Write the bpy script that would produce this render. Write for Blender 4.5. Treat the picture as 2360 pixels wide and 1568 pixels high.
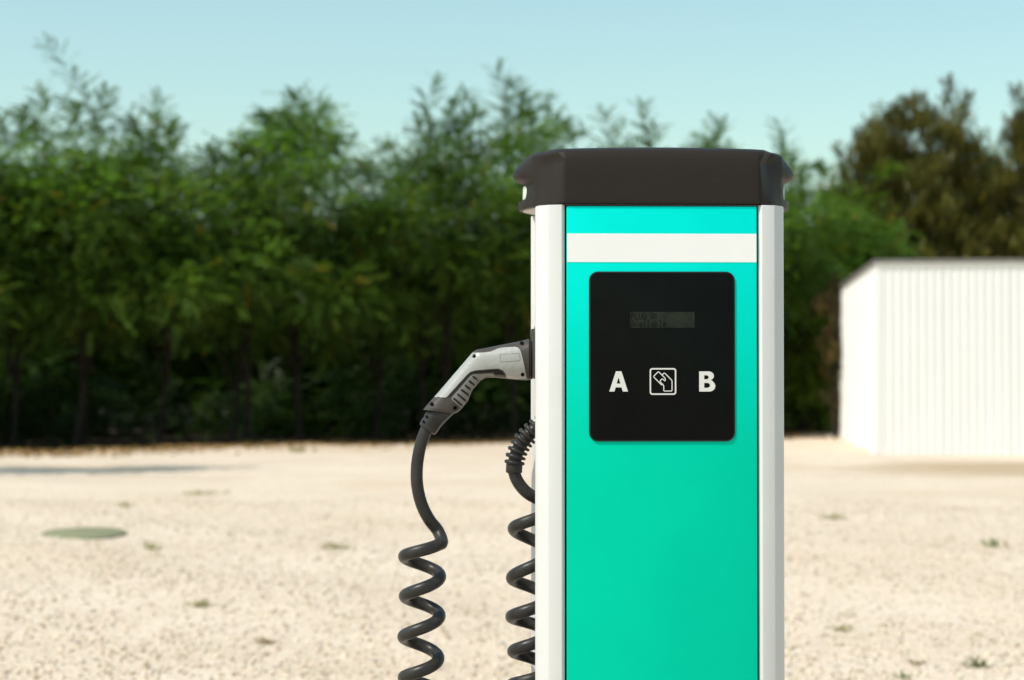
import bpy, bmesh, math, random
import numpy as np
from mathutils import Vector, Matrix
from mathutils.geometry import delaunay_2d_cdt

R = math.radians
for o in list(bpy.data.objects):
    bpy.data.objects.remove(o)
SC = bpy.context.scene
COL = SC.collection

# ------------------------------------------------------------------ camera
CAM_H = 1.15
FPX, CX, HZ = 4589.0, 1180.0, 867.0          # focal length, centre and horizon in a 2360 px wide frame
cam = bpy.data.cameras.new('camera')
cam.sensor_width = 36.0
cam.lens = 70.0
cam.clip_start = 0.05
cam.clip_end = 2000.0
cam.dof.use_dof = True
cam.dof.focus_distance = 2.98
cam.dof.aperture_fstop = 5.7
cam.dof.aperture_blades = 0
cam_o = bpy.data.objects.new('camera', cam)
COL.objects.link(cam_o)
cam_o.location = (0, 0, CAM_H)
cam_o.rotation_euler = (R(90 + 1.04), 0, 0)
SC.camera = cam_o

# ------------------------------------------------------------------ sky and sun
SUN_EL, SUN_AZ = 54.0, 60.0                   # elevation; degrees to the left of straight behind the camera
world = bpy.data.worlds.new('World')
SC.world = world
world.use_nodes = True
wn, wl = world.node_tree.nodes, world.node_tree.links
wn.clear()
sky = wn.new('ShaderNodeTexSky')
sky.sky_type = 'NISHITA'
sky.sun_disc = False
sky.sun_elevation = R(SUN_EL)
sky.sun_rotation = R(180 + SUN_AZ)
sky.altitude = 0
sky.air_density = 1.1
sky.dust_density = 1.5
sky.ozone_density = 1.5
tint = wn.new('ShaderNodeMix'); tint.data_type = 'RGBA'; tint.blend_type = 'MULTIPLY'
tint.inputs[0].default_value = 1.0
tint.inputs[7].default_value = (1.12, 1.23, 1.01, 1)
bg = wn.new('ShaderNodeBackground')
bg.inputs['Strength'].default_value = 0.15
wo = wn.new('ShaderNodeOutputWorld')
wl.new(sky.outputs[0], tint.inputs[6])
wl.new(tint.outputs[2], bg.inputs['Color'])
wl.new(bg.outputs[0], wo.inputs['Surface'])

sun = bpy.data.lights.new('sun', 'SUN')
sun.energy = 3.6
sun.angle = R(0.5)
sun.color = (1.0, 0.95, 0.89)
sun_o = bpy.data.objects.new('sun', sun)
COL.objects.link(sun_o)
sdir = Vector((-math.sin(R(SUN_AZ)) * math.cos(R(SUN_EL)), -math.cos(R(SUN_AZ)) * math.cos(R(SUN_EL)), math.sin(R(SUN_EL))))
sun_o.rotation_euler = (-sdir).to_track_quat('-Z', 'Y').to_euler()
sun_o.location = (-6, -8, 14)

vs = SC.view_settings
vs.view_transform = 'Standard'
vs.look = 'None'
vs.exposure = 0.10
vs.gamma = 1.0
vs.use_curve_mapping = False

# ------------------------------------------------------------------ helpers
def new_obj(name, me, mat=None, parent=None):
    o = bpy.data.objects.new(name, me)
    COL.objects.link(o)
    if mat is not None and me is not None and len(me.materials) == 0:
        me.materials.append(mat)
    if parent is not None:
        o.parent = parent
    return o

def empty(name, loc=(0, 0, 0), rz=0.0):
    o = bpy.data.objects.new(name, None)
    o.empty_display_size = 0.1
    COL.objects.link(o)
    o.location = loc
    o.rotation_euler = (0, 0, rz)
    return o

def tag(o, label=None, cat=None, group=None, kind=None):
    if label: o['label'] = label
    if cat: o['category'] = cat
    if group: o['group'] = group
    if kind: o['kind'] = kind
    return o

def finish(me, smooth=True, angle=40):
    if smooth:
        me.shade_smooth()
        me.set_sharp_from_angle(angle=R(angle))
    me.update()
    return me

def mesh_py(name, v, f, smooth=False, angle=40):
    me = bpy.data.meshes.new(name)
    me.from_pydata([tuple(p) for p in v], [], f)
    bm = bmesh.new(); bm.from_mesh(me)
    bmesh.ops.recalc_face_normals(bm, faces=bm.faces)
    bm.to_mesh(me); bm.free()
    return finish(me, smooth, angle)

def bevel_mesh(me, w, seg=2, ang=30):
    bm = bmesh.new(); bm.from_mesh(me)
    es = [e for e in bm.edges if len(e.link_faces) == 2 and e.calc_face_angle() > R(ang)]
    bmesh.ops.bevel(bm, geom=es, offset=w, segments=seg, profile=0.5, affect='EDGES', clamp_overlap=True)
    bm.to_mesh(me); bm.free()
    return finish(me)

def box(name, x0, x1, y0, y1, z0, z1, bev=0.0, seg=2):
    v = [(x, y, z) for z in (z0, z1) for y in (y0, y1) for x in (x0, x1)]
    f = [(0, 2, 3, 1), (4, 5, 7, 6), (0, 1, 5, 4), (2, 6, 7, 3), (0, 4, 6, 2), (1, 3, 7, 5)]
    me = mesh_py(name, v, f)
    return bevel_mesh(me, bev, seg) if bev > 0 else me

def prism_xy(name, pts, z0, z1, bev=0.0, seg=2):
    n = len(pts)
    v = [(p[0], p[1], z0) for p in pts] + [(p[0], p[1], z1) for p in pts]
    f = [tuple(range(n))[::-1], tuple(range(n, 2 * n))] + [(i, (i + 1) % n, n + (i + 1) % n, n + i) for i in range(n)]
    me = mesh_py(name, v, f)
    return bevel_mesh(me, bev, seg, 12) if bev > 0 else me

def prism_xz(name, pts, y0, y1, bev=0.0, seg=2):
    n = len(pts)
    v = [(p[0], y0, p[1]) for p in pts] + [(p[0], y1, p[1]) for p in pts]
    f = [tuple(range(n)), tuple(range(n, 2 * n))[::-1]] + [(i, n + i, n + (i + 1) % n, (i + 1) % n) for i in range(n)]
    me = mesh_py(name, v, f)
    return bevel_mesh(me, bev, seg, 50) if bev > 0 else me

def round_rect(x0, x1, z0, z1, r, n=7):
    out = []
    for cx, cz, a0 in ((x1 - r, z1 - r, 0), (x0 + r, z1 - r, 90), (x0 + r, z0 + r, 180), (x1 - r, z0 + r, 270)):
        for i in range(n + 1):
            a = R(a0 + 90 * i / n)
            out.append((cx + r * math.cos(a), cz + r * math.sin(a)))
    return out

def sweep(path, radii, sides=16, cap=True):
    """tube along a polyline (parallel transport frame); returns verts, faces"""
    P = [Vector(p) for p in path]
    n = len(P)
    T = [(P[min(i + 1, n - 1)] - P[max(i - 1, 0)]).normalized() for i in range(n)]
    ref = Vector((0, 1, 0)) if abs(T[0].y) < 0.9 else Vector((1, 0, 0))
    U = (ref - T[0] * ref.dot(T[0])).normalized()
    v, f = [], []
    for i in range(n):
        U = (U - T[i] * U.dot(T[i])).normalized()
        W = T[i].cross(U)
        r = radii[i] if hasattr(radii, '__len__') else radii
        for k in range(sides):
            a = 2 * math.pi * k / sides
            v.append(P[i] + (U * math.cos(a) + W * math.sin(a)) * r)
    for i in range(n - 1):
        for k in range(sides):
            k2 = (k + 1) % sides
            f.append((i * sides + k, i * sides + k2, (i + 1) * sides + k2, (i + 1) * sides + k))
    if cap:
        f.append(tuple(range(sides))[::-1])
        f.append(tuple(range((n - 1) * sides, n * sides)))
    return v, f

def catmull(pts, per=8):
    P = [Vector(p) for p in pts]
    P = [P[0] * 2 - P[1]] + P + [P[-1] * 2 - P[-2]]
    out = []
    for i in range(1, len(P) - 2):
        a, b, c, d = P[i - 1], P[i], P[i + 1], P[i + 2]
        for k in range(per):
            t = k / per
            out.append(0.5 * ((2 * b) + (c - a) * t + (2 * a - 5 * b + 4 * c - d) * t * t + (3 * b - a - 3 * c + d) * t ** 3))
    out.append(P[-2])
    return out

def curve2d(name, loops, y, extrude):
    """filled flat shape (with holes) standing in the x-z plane, facing -y"""
    cu = bpy.data.curves.new(name, 'CURVE')
    cu.dimensions = '2D'; cu.fill_mode = 'BOTH'; cu.extrude = extrude
    for lp in loops:
        s = cu.splines.new('POLY'); s.points.add(len(lp) - 1)
        for p, q in zip(s.points, lp): p.co = (q[0], q[1], 0, 1)
        s.use_cyclic_u = True
    ob = bpy.data.objects.new(name, cu); COL.objects.link(ob)
    dg = bpy.context.evaluated_depsgraph_get()
    me = bpy.data.meshes.new_from_object(ob.evaluated_get(dg))
    bpy.data.objects.remove(ob); bpy.data.curves.remove(cu)
    me.transform(Matrix.Translation((0, y, 0)) @ Matrix.Rotation(R(90), 4, 'X'))
    me.name = name
    return me

def join_parts(name, parts, smooth=True, angle=40):
    V, F = [], []
    for v, f in parts:
        b = len(V); V += list(v); F += [tuple(i + b for i in q) for q in f]
    return mesh_py(name, V, F, smooth, angle)

# ------------------------------------------------------------------ materials
MATS = {}
def mat(name, col, rough=0.5, spec=0.5, metal=0.0, var=0.0, vscale=30.0, bump=0.0, bscale=200.0, rvar=0.0, bdist=0.001, stretch=None, specks=None):
    m = bpy.data.materials.new(name); m.use_nodes = True
    nt = m.node_tree; b = nt.nodes['Principled BSDF']
    b.inputs['Base Color'].default_value = (*col, 1)
    b.inputs['Roughness'].default_value = rough
    b.inputs['Specular IOR Level'].default_value = spec
    b.inputs['Metallic'].default_value = metal
    tc = nt.nodes.new('ShaderNodeTexCoord')
    src = tc.outputs['Object']
    if stretch:
        mp = nt.nodes.new('ShaderNodeMapping'); mp.inputs['Scale'].default_value = stretch
        nt.links.new(src, mp.inputs[0]); src = mp.outputs[0]
    if var > 0 or rvar > 0:
        nz = nt.nodes.new('ShaderNodeTexNoise'); nz.inputs['Scale'].default_value = vscale
        nz.inputs['Detail'].default_value = 6; nz.inputs['Roughness'].default_value = 0.65
        nt.links.new(src, nz.inputs['Vector'])
        if var > 0:
            mr = nt.nodes.new('ShaderNodeMapRange')
            mr.inputs[1].default_value = 0.3; mr.inputs[2].default_value = 0.7
            mr.inputs[3].default_value = 1 - var; mr.inputs[4].default_value = 1 + var
            nt.links.new(nz.outputs[0], mr.inputs[0])
            mx = nt.nodes.new('ShaderNodeMix'); mx.data_type = 'RGBA'; mx.blend_type = 'MULTIPLY'
            mx.inputs[0].default_value = 1; mx.inputs[6].default_value = (*col, 1)
            nt.links.new(mr.outputs[0], mx.inputs[7])
            nt.links.new(mx.outputs[2], b.inputs['Base Color'])
        if rvar > 0:
            m2 = nt.nodes.new('ShaderNodeMapRange')
            m2.inputs[1].default_value = 0.3; m2.inputs[2].default_value = 0.7
            m2.inputs[3].default_value = rough - rvar; m2.inputs[4].default_value = rough + rvar
            nt.links.new(nz.outputs[0], m2.inputs[0]); nt.links.new(m2.outputs[0], b.inputs['Roughness'])
    if specks:                        # dust, scuffs and fibres: (scale, threshold, colour, amount)
        sc_, th_, co_, am_ = specks
        n3 = nt.nodes.new('ShaderNodeTexNoise'); n3.inputs['Scale'].default_value = sc_; n3.inputs['Detail'].default_value = 8
        n3.inputs['Roughness'].default_value = 0.75; n3.inputs['Distortion'].default_value = 1.2
        nt.links.new(src, n3.inputs['Vector'])
        r3 = nt.nodes.new('ShaderNodeMapRange'); r3.inputs[1].default_value = th_; r3.inputs[2].default_value = th_ + 0.08
        r3.inputs[4].default_value = am_
        nt.links.new(n3.outputs[0], r3.inputs[0])
        m3 = nt.nodes.new('ShaderNodeMix'); m3.data_type = 'RGBA'; m3.inputs[7].default_value = (*co_, 1); m3.inputs[6].default_value = (*col, 1)
        if b.inputs['Base Color'].links: nt.links.new(b.inputs['Base Color'].links[0].from_socket, m3.inputs[6])
        nt.links.new(r3.outputs[0], m3.inputs[0]); nt.links.new(m3.outputs[2], b.inputs['Base Color'])
    if bump > 0:
        n2 = nt.nodes.new('ShaderNodeTexNoise'); n2.inputs['Scale'].default_value = bscale
        n2.inputs['Detail'].default_value = 3
        nt.links.new(src, n2.inputs['Vector'])
        bp = nt.nodes.new('ShaderNodeBump'); bp.inputs['Strength'].default_value = bump
        bp.inputs['Distance'].default_value = bdist
        nt.links.new(n2.outputs[0], bp.inputs['Height']); nt.links.new(bp.outputs[0], b.inputs['Normal'])
    MATS[name] = m
    return m

def leaf_mat(name, transl=0.35, rough=0.45):
    m = bpy.data.materials.new(name); m.use_nodes = True
    nt = m.node_tree; b = nt.nodes['Principled BSDF']
    at = nt.nodes.new('ShaderNodeAttribute'); at.attribute_name = 'tint'
    nt.links.new(at.outputs['Color'], b.inputs['Base Color'])
    b.inputs['Roughness'].default_value = rough
    b.inputs['Specular IOR Level'].default_value = 0.12
    tr = nt.nodes.new('ShaderNodeBsdfTranslucent')
    hs = nt.nodes.new('ShaderNodeMix'); hs.data_type = 'RGBA'; hs.blend_type = 'MULTIPLY'
    hs.inputs[0].default_value = 1; hs.inputs[7].default_value = (1.25, 1.5, 0.5, 1)
    nt.links.new(at.outputs['Color'], hs.inputs[6]); nt.links.new(hs.outputs[2], tr.inputs['Color'])
    ms = nt.nodes.new('ShaderNodeMixShader'); ms.inputs[0].default_value = transl
    out = nt.nodes['Material Output']
    nt.links.new(b.outputs[0], ms.inputs[1]); nt.links.new(tr.outputs[0], ms.inputs[2])
    nt.links.new(ms.outputs[0], out.inputs['Surface'])
    return m

M_WHITE = mat('white_powder_coat', (0.60, 0.59, 0.58), 0.42, 0.25, var=0.025, vscale=6, bump=0.15, bscale=900, bdist=0.0003, rvar=0.06, specks=(38, 0.69, (0.42, 0.38, 0.33), 0.35))
M_CAP = mat('charcoal_textured_plastic', (0.0260, 0.0205, 0.0178), 0.44, 0.09, var=0.14, vscale=420, bump=0.5, bscale=1300, bdist=0.0006, specks=(160, 0.68, (0.10, 0.085, 0.07), 0.45))
M_SOFFIT = mat('pale_underside', (0.62, 0.57, 0.53), 0.6, 0.3, var=0.08, vscale=40)
M_DARK = mat('dark_gasket', (0.012, 0.012, 0.012), 0.7, 0.2)
M_LENS = mat('frosted_light_lens', (0.72, 0.80, 0.73), 0.35, 0.5)
M_GLASS = mat('black_display_glass', (0.0045, 0.0055, 0.005), 0.14, 0.05, var=0.12, vscale=25, rvar=0.05)
M_BEZEL = mat('black_bezel', (0.012, 0.0115, 0.011), 0.4, 0.3)
M_PRINT = mat('pale_grey_print', (0.66, 0.645, 0.62), 0.5, 0.3, var=0.04, vscale=90)
M_LCD = mat('dim_lcd', (0.021, 0.025, 0.019), 0.3, 0.05, var=0.25, vscale=60)
M_LCDT = mat('lcd_dots', (0.006, 0.0075, 0.007), 0.4, 0.05)
M_RUBBER = mat('black_cable_rubber', (0.029, 0.0265, 0.0250), 0.38, 0.24, var=0.25, vscale=45, bump=0.25, bscale=350, bdist=0.0005, rvar=0.08, specks=(75, 0.66, (0.11, 0.10, 0.09), 0.6))
M_SHELL = mat('dark_plug_plastic', (0.058, 0.049, 0.044), 0.42, 0.25, var=0.12, vscale=200, bump=0.3, bscale=1200, bdist=0.0004)
M_PLUGW = mat('light_grey_plug_plastic', (0.33, 0.33, 0.315), 0.34, 0.5, var=0.05, vscale=25, rvar=0.06)
M_GRIP = mat('mid_grey_grip', (0.20, 0.195, 0.185), 0.55, 0.35, var=0.06, vscale=60)
M_BLACK = mat('hole_shade_black', (0.004, 0.004, 0.004), 0.9, 0.05)  # near black standing for the shade inside holes and slots
M_STEEL = mat('steel_bolt', (0.5, 0.5, 0.5), 0.3, 0.5, 1.0)
M_BARK = mat('bark', (0.032, 0.024, 0.019), 0.9, 0.2, var=0.4, vscale=14, bump=0.6, bscale=40, bdist=0.02, stretch=(1, 1, 0.25))
M_SHED = mat('white_painted_steel', (0.79, 0.78, 0.76), 0.5, 0.3, var=0.035, vscale=1.2, rvar=0.08, stretch=(1, 1, 0.3))
M_TRIM = mat('dark_roof_trim', (0.16, 0.15, 0.135), 0.6, 0.4, var=0.25, vscale=5)
M_CONC = mat('footing_concrete', (0.40, 0.35, 0.28), 0.85, 0.2, var=0.15, vscale=6)
M_COVER = mat('grey_green_cover', (0.235, 0.235, 0.135), 0.85, 0.3, var=0.25, vscale=14, bump=0.4, bscale=60, bdist=0.004)
M_LEAF = leaf_mat('green_leaf')
M_GRASS = leaf_mat('weed_leaf', 0.3, 0.55)
M_LITTER = leaf_mat('dry_leaf', 0.2, 0.7)

def teal_mat():
    m = mat('teal_panel_paint', (0, 0.6, 0.5), 0.45, 0.03)
    nt = m.node_tree; b = nt.nodes['Principled BSDF']
    tc = nt.nodes.new('ShaderNodeTexCoord')
    sp = nt.nodes.new('ShaderNodeSeparateXYZ'); nt.links.new(tc.outputs['Object'], sp.inputs[0])
    mr = nt.nodes.new('ShaderNodeMapRange'); mr.interpolation_type = 'SMOOTHSTEP'
    mr.inputs[1].default_value = 0.99; mr.inputs[2].default_value = 1.40
    nt.links.new(sp.outputs[2], mr.inputs[0])
    rp = nt.nodes.new('ShaderNodeMix'); rp.data_type = 'RGBA'
    rp.inputs[6].default_value = (0.0, 0.52, 0.340, 1)     # panel colour, greener and darker towards the foot
    rp.inputs[7].default_value = (0.0, 0.67, 0.60, 1)
    nt.links.new(mr.outputs[0], rp.inputs[0])
    nz = nt.nodes.new('ShaderNodeTexNoise'); nz.inputs['Scale'].default_value = 9; nz.inputs['Detail'].default_value = 3
    nt.links.new(tc.outputs['Object'], nz.inputs['Vector'])
    m2 = nt.nodes.new('ShaderNodeMapRange'); m2.inputs[3].default_value = 0.94; m2.inputs[4].default_value = 1.06
    nt.links.new(nz.outputs[0], m2.inputs[0])
    mx = nt.nodes.new('ShaderNodeMix'); mx.data_type = 'RGBA'; mx.blend_type = 'MULTIPLY'; mx.inputs[0].default_value = 1
    nt.links.new(rp.outputs[2], mx.inputs[6]); nt.links.new(m2.outputs[0], mx.inputs[7])
    nt.links.new(mx.outputs[2], b.inputs['Base Color'])
    return m
M_TEAL = teal_mat()
M_STRIPE = mat('white_stripe_film', (0.80, 0.79, 0.785), 0.5, 0.2, var=0.01, vscale=20)

# ------------------------------------------------------------------ ground
def ground_h(x, y):
    return (0.018 * np.sin(0.9 * x + 0.35 * y) + 0.014 * np.sin(1.7 * y - 0.6 * x + 1.3) + 0.008 * np.sin(3.1 * x + 2.3 * y)) * np.clip((y - 4) / 6, 0, 1) * np.clip((60 - y) / 10, 0, 1)

def ground_material():
    m = bpy.data.materials.new('pale_gravel_ground'); m.use_nodes = True
    nt = m.node_tree; N = nt.nodes; L = nt.links
    b = N['Principled BSDF']; b.inputs['Roughness'].default_value = 0.95; b.inputs['Specular IOR Level'].default_value = 0.15
    tc = N.new('ShaderNodeTexCoord'); P = tc.outputs['Object']
    def noise(scale, detail=4, rough=0.6, vec=P):
        n = N.new('ShaderNodeTexNoise'); n.inputs['Scale'].default_value = scale
        n.inputs['Detail'].default_value = detail; n.inputs['Roughness'].default_value = rough
        L.new(vec, n.inputs['Vector']); return n.outputs[0]
    def ramp(x, a, bb, lo=0.0, hi=1.0, smooth=True):
        r = N.new('ShaderNodeMapRange')
        if smooth: r.interpolation_type = 'SMOOTHSTEP'
        r.inputs[1].default_value = a; r.inputs[2].default_value = bb
        r.inputs[3].default_value = lo; r.inputs[4].default_value = hi
        L.new(x, r.inputs[0]); return r.outputs[0]
    def math_(op, x, y):
        n = N.new('ShaderNodeMath'); n.operation = op
        for i, q in enumerate((x, y)):
            if isinstance(q, (int, float)): n.inputs[i].default_value = q
            else: L.new(q, n.inputs[i])
        return n.outputs[0]
    def mix(f, a, c):
        n = N.new('ShaderNodeMix'); n.data_type = 'RGBA'
        if isinstance(f, (int, float)): n.inputs[0].default_value = f
        else: L.new(f, n.inputs[0])
        for i, q in ((6, a), (7, c)):
            if isinstance(q, tuple): n.inputs[i].default_value = (*q, 1)
            else: L.new(q, n.inputs[i])
        return n.outputs[2]
    sp = N.new('ShaderNodeSeparateXYZ'); L.new(P, sp.inputs[0])
    X, Y = sp.outputs[0], sp.outputs[1]
    # crushed pale stone, single stones lighter and darker
    vo = N.new('ShaderNodeTexVoronoi'); vo.inputs['Scale'].default_value = 46
    L.new(P, vo.inputs['Vector'])
    sepc = N.new('ShaderNodeSeparateColor'); L.new(vo.outputs['Color'], sepc.inputs[0])
    base = mix(ramp(noise(0.55, 5), 0.35, 0.65), (0.64, 0.508, 0.385), (0.705, 0.575, 0.452))
    base = mix(ramp(sepc.outputs[0], 0.66, 0.85, 0, 0.42), base, (0.34, 0.26, 0.18))
    base = mix(ramp(sepc.outputs[1], 0.6, 0.9, 0, 0.5), base, (0.75, 0.68, 0.57))
    base = mix(ramp(noise(7, 6, 0.7), 0.56, 0.72, 0, 0.32), base, (0.36, 0.27, 0.17))
    base = mix(ramp(noise(1.6, 4), 0.60, 0.75, 0, 0.45), base, (0.40, 0.34, 0.19))
    base = mix(ramp(noise(0.22, 5, 0.6), 0.50, 0.68, 0, 0.55), base, (0.56, 0.42, 0.28))
    base = mix(ramp(noise(3.2, 6, 0.7), 0.57, 0.70, 0, 0.45), base, (0.45, 0.345, 0.215))
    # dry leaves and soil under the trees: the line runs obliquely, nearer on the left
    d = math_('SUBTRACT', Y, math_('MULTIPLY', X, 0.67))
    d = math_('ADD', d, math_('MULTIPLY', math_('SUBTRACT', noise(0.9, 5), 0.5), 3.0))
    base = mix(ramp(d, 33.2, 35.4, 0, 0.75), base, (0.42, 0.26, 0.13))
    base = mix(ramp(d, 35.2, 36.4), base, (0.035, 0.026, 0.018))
    # tan bare earth in front of the shed, grey slab at its right
    ex = math_('DIVIDE', math_('SUBTRACT', X, 7.3), 2.7); ey = math_('DIVIDE', math_('SUBTRACT', Y, 24.6), 2.0)
    e = math_('ADD', math_('ADD', math_('MULTIPLY', ex, ex), math_('MULTIPLY', ey, ey)), math_('MULTIPLY', noise(1.5, 5), 1.0))
    base = mix(ramp(e, 0.9, 2.5, 0.75, 0), base, (0.40, 0.285, 0.165))
    ex = math_('DIVIDE', math_('SUBTRACT', X, 7.9), 1.9); ey = math_('DIVIDE', math_('SUBTRACT', Y, 25.7), 0.75)
    e = math_('ADD', math_('ADD', math_('MULTIPLY', ex, ex), math_('MULTIPLY', ey, ey)), math_('MULTIPLY', noise(2.5, 4), 0.7))
    base = mix(ramp(e, 1.1, 1.5, 0.85, 0), base, (0.36, 0.32, 0.25))
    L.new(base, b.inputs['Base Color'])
    hgt = math_('ADD', math_('MULTIPLY', math_('SUBTRACT', 0.6, vo.outputs['Distance']), 0.6), math_('MULTIPLY', noise(9, 6, 0.7), 1.0))
    bp = N.new('ShaderNodeBump'); bp.inputs['Strength'].default_value = 0.55; bp.inputs['Distance'].default_value = 0.014
    L.new(hgt, bp.inputs['Height']); L.new(bp.outputs[0], b.inputs['Normal'])
    return m
M_GROUND = ground_material()

def build_ground():
    near_x = np.arange(-14, 14.01, 0.28)
    xs = np.concatenate([[-600, -200, -80, -40, -22], near_x, [22, 40, 80, 200, 600]])
    ys = np.concatenate([[-300, -60, -15, -3], np.arange(0, 45.01, 0.28), [52, 62, 90, 200, 900]])
    gx, gy = np.meshgrid(xs, ys)
    gz = np.where(np.abs(gx) <= 14.01, ground_h(gx, gy), 0.0)
    gz = np.where((gy < 4) | (gy > 45.2), 0.0, gz)
    v = np.stack([gx, gy, gz], -1).reshape(-1, 3)
    nx, ny = len(xs), len(ys)
    idx = np.arange(nx * ny).reshape(ny, nx)
    f = np.stack([idx[:-1, :-1], idx[:-1, 1:], idx[1:, 1:], idx[1:, :-1]], -1).reshape(-1, 4)
    me = mesh_np('ground', v, f)
    me.shade_smooth()
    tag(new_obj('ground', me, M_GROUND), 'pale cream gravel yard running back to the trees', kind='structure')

def mesh_np(name, v, f, tint=None):
    me = bpy.data.meshes.new(name)
    v = np.asarray(v, np.float32); f = np.asarray(f, np.int32)
    k = f.shape[1]
    me.vertices.add(len(v)); me.vertices.foreach_set('co', v.ravel())
    me.loops.add(f.size); me.loops.foreach_set('vertex_index', f.ravel())
    me.polygons.add(len(f))
    me.polygons.foreach_set('loop_start', np.arange(0, f.size, k, dtype=np.int32))
    me.update(calc_edges=True)
    if tint is not None:
        a = me.attributes.new('tint', 'FLOAT_COLOR', 'POINT')
        t = np.ones((len(v), 4), np.float32); t[:, :3] = tint
        a.data.foreach_set('color', t.ravel())
    me.validate()
    return me
build_ground()

def px_to(px, py=None, depth=None):
    """real-world spot for a picture position: on the ground (py) or at a distance (depth)"""
    if depth is None:
        depth = CAM_H * FPX / (py - HZ)
    return (px - CX) / FPX * depth, depth

def rot_mats(axis_x, up):
    """(n,3) x axes and up hints -> (n,3,3) matrices whose columns are the local axes"""
    x = axis_x / np.linalg.norm(axis_x, axis=1, keepdims=True)
    y = np.cross(up, x); y /= np.maximum(np.linalg.norm(y, axis=1, keepdims=True), 1e-6)
    z = np.cross(x, y)
    return np.stack([x, y, z], -1)

def scatter(template_v, template_f, pos, mats, scale, tints=None):
    n, k = len(pos), len(template_v)
    v = np.einsum('nij,kj->nki', mats, template_v) * scale[:, None, None] + pos[:, None, :]
    f = (template_f[None] + (np.arange(n) * k)[:, None, None]).reshape(-1, template_f.shape[1])
    t = None if tints is None else np.repeat(tints, k, axis=0)
    return v.reshape(-1, 3), f, t

# loose stones on the near part of the yard
def build_gravel():
    rng = np.random.default_rng(5)
    bm = bmesh.new(); bmesh.ops.create_icosphere(bm, subdivisions=1, radius=1.0)
    bm.verts.ensure_lookup_table()
    iv = np.array([v.co[:] for v in bm.verts]); jf = np.array([[q.index for q in f.verts] for f in bm.faces]); bm.free()
    V, F, T, base = [], [], [], 0
    n_all = 30000
    for k in range(6):
        tv = iv * rng.uniform(0.72, 1.15, (len(iv), 1)) * np.array([1.0, 0.78, 0.55])
        n = n_all // 6
        y = 6.2 + 12.5 * rng.random(n) ** 1.35
        x = rng.uniform(-1, 1, n) * (0.30 * y + 0.7)
        s = 0.006 + 0.012 * rng.random(n) ** 2.4
        a = rng.uniform(0, 2 * np.pi, n)
        up = np.stack([rng.normal(0, .3, n), rng.normal(0, .3, n), np.ones(n)], -1)
        Mx = rot_mats(np.stack([np.cos(a), np.sin(a), rng.normal(0, .2, n)], -1), up)
        pos = np.stack([x, y, ground_h(x, y) + s * 0.25], -1)
        g = rng.random((n, 1))
        t = np.array([[0.66, 0.545, 0.43]]) * (0.70 + 0.50 * g) + rng.normal(0, .015, (n, 3))
        dk = rng.random((n, 1)) < 0.13
        t = np.where(dk, np.array([[0.42, 0.32, 0.21]]), t).clip(0.05, 0.82)
        v, f, tt = scatter(tv, jf, pos, Mx, s, t)
        V.append(v); F.append(f + base); T.append(tt); base += len(v)
    me = mesh_np('gravel', np.concatenate(V), np.concatenate(F), np.concatenate(T))
    m = bpy.data.materials.new('loose_stone'); m.use_nodes = True
    b = m.node_tree.nodes['Principled BSDF']; b.inputs['Roughness'].default_value = 0.9
    at = m.node_tree.nodes.new('ShaderNodeAttribute'); at.attribute_name = 'tint'
    m.node_tree.links.new(at.outputs['Color'], b.inputs['Base Color'])
    tag(new_obj('gravel', me, m), 'loose cream and tan stones scattered over the yard', 'gravel', kind='stuff')
build_gravel()

# ------------------------------------------------------------------ trees
def frond_template(pairs=5, length=0.30, leaf=0.078, width=0.036, droop=0.30):
    v, f = [], []
    def leaflet(base, ang, ln, w, side):
        d = np.array([math.cos(ang), side * math.sin(ang), -0.15]); d /= np.linalg.norm(d)
        p = np.array([-d[1], d[0], 0.0]); p /= np.linalg.norm(p)
        b = len(v)
        v.extend([base, base + d * ln * 0.45 + p * w * 0.5 + [0, 0, 0.01], base + d * ln, base + d * ln * 0.45 - p * w * 0.5 + [0, 0, 0.01]])
        f.append((b, b + 1, b + 2, b + 3))
    for i in range(pairs):
        t = 0.18 + 0.76 * i / (pairs - 1)
        base = np.array([t * length, 0, -droop * length * t * t])
        s = 1.0 - 0.35 * abs(t - 0.5)
        for side in (-1, 1):
            leaflet(base, R(62 - 18 * t), leaf * s, width * s, side)
    leaflet(np.array([length, 0, -droop * length]), 0.0, leaf, width, 1)
    return np.array(v), np.array(f)
FR_V, FR_F = frond_template()
PL_V, PL_F = frond_template(4, 0.24, 0.085, 0.040, -0.05)

GREEN = np.array([0.080, 0.145, 0.027])
OLIVE = np.array([0.105, 0.098, 0.030])
LIME = np.array([0.115, 0.160, 0.022])
DEEP = np.array([0.030, 0.058, 0.018])

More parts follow.
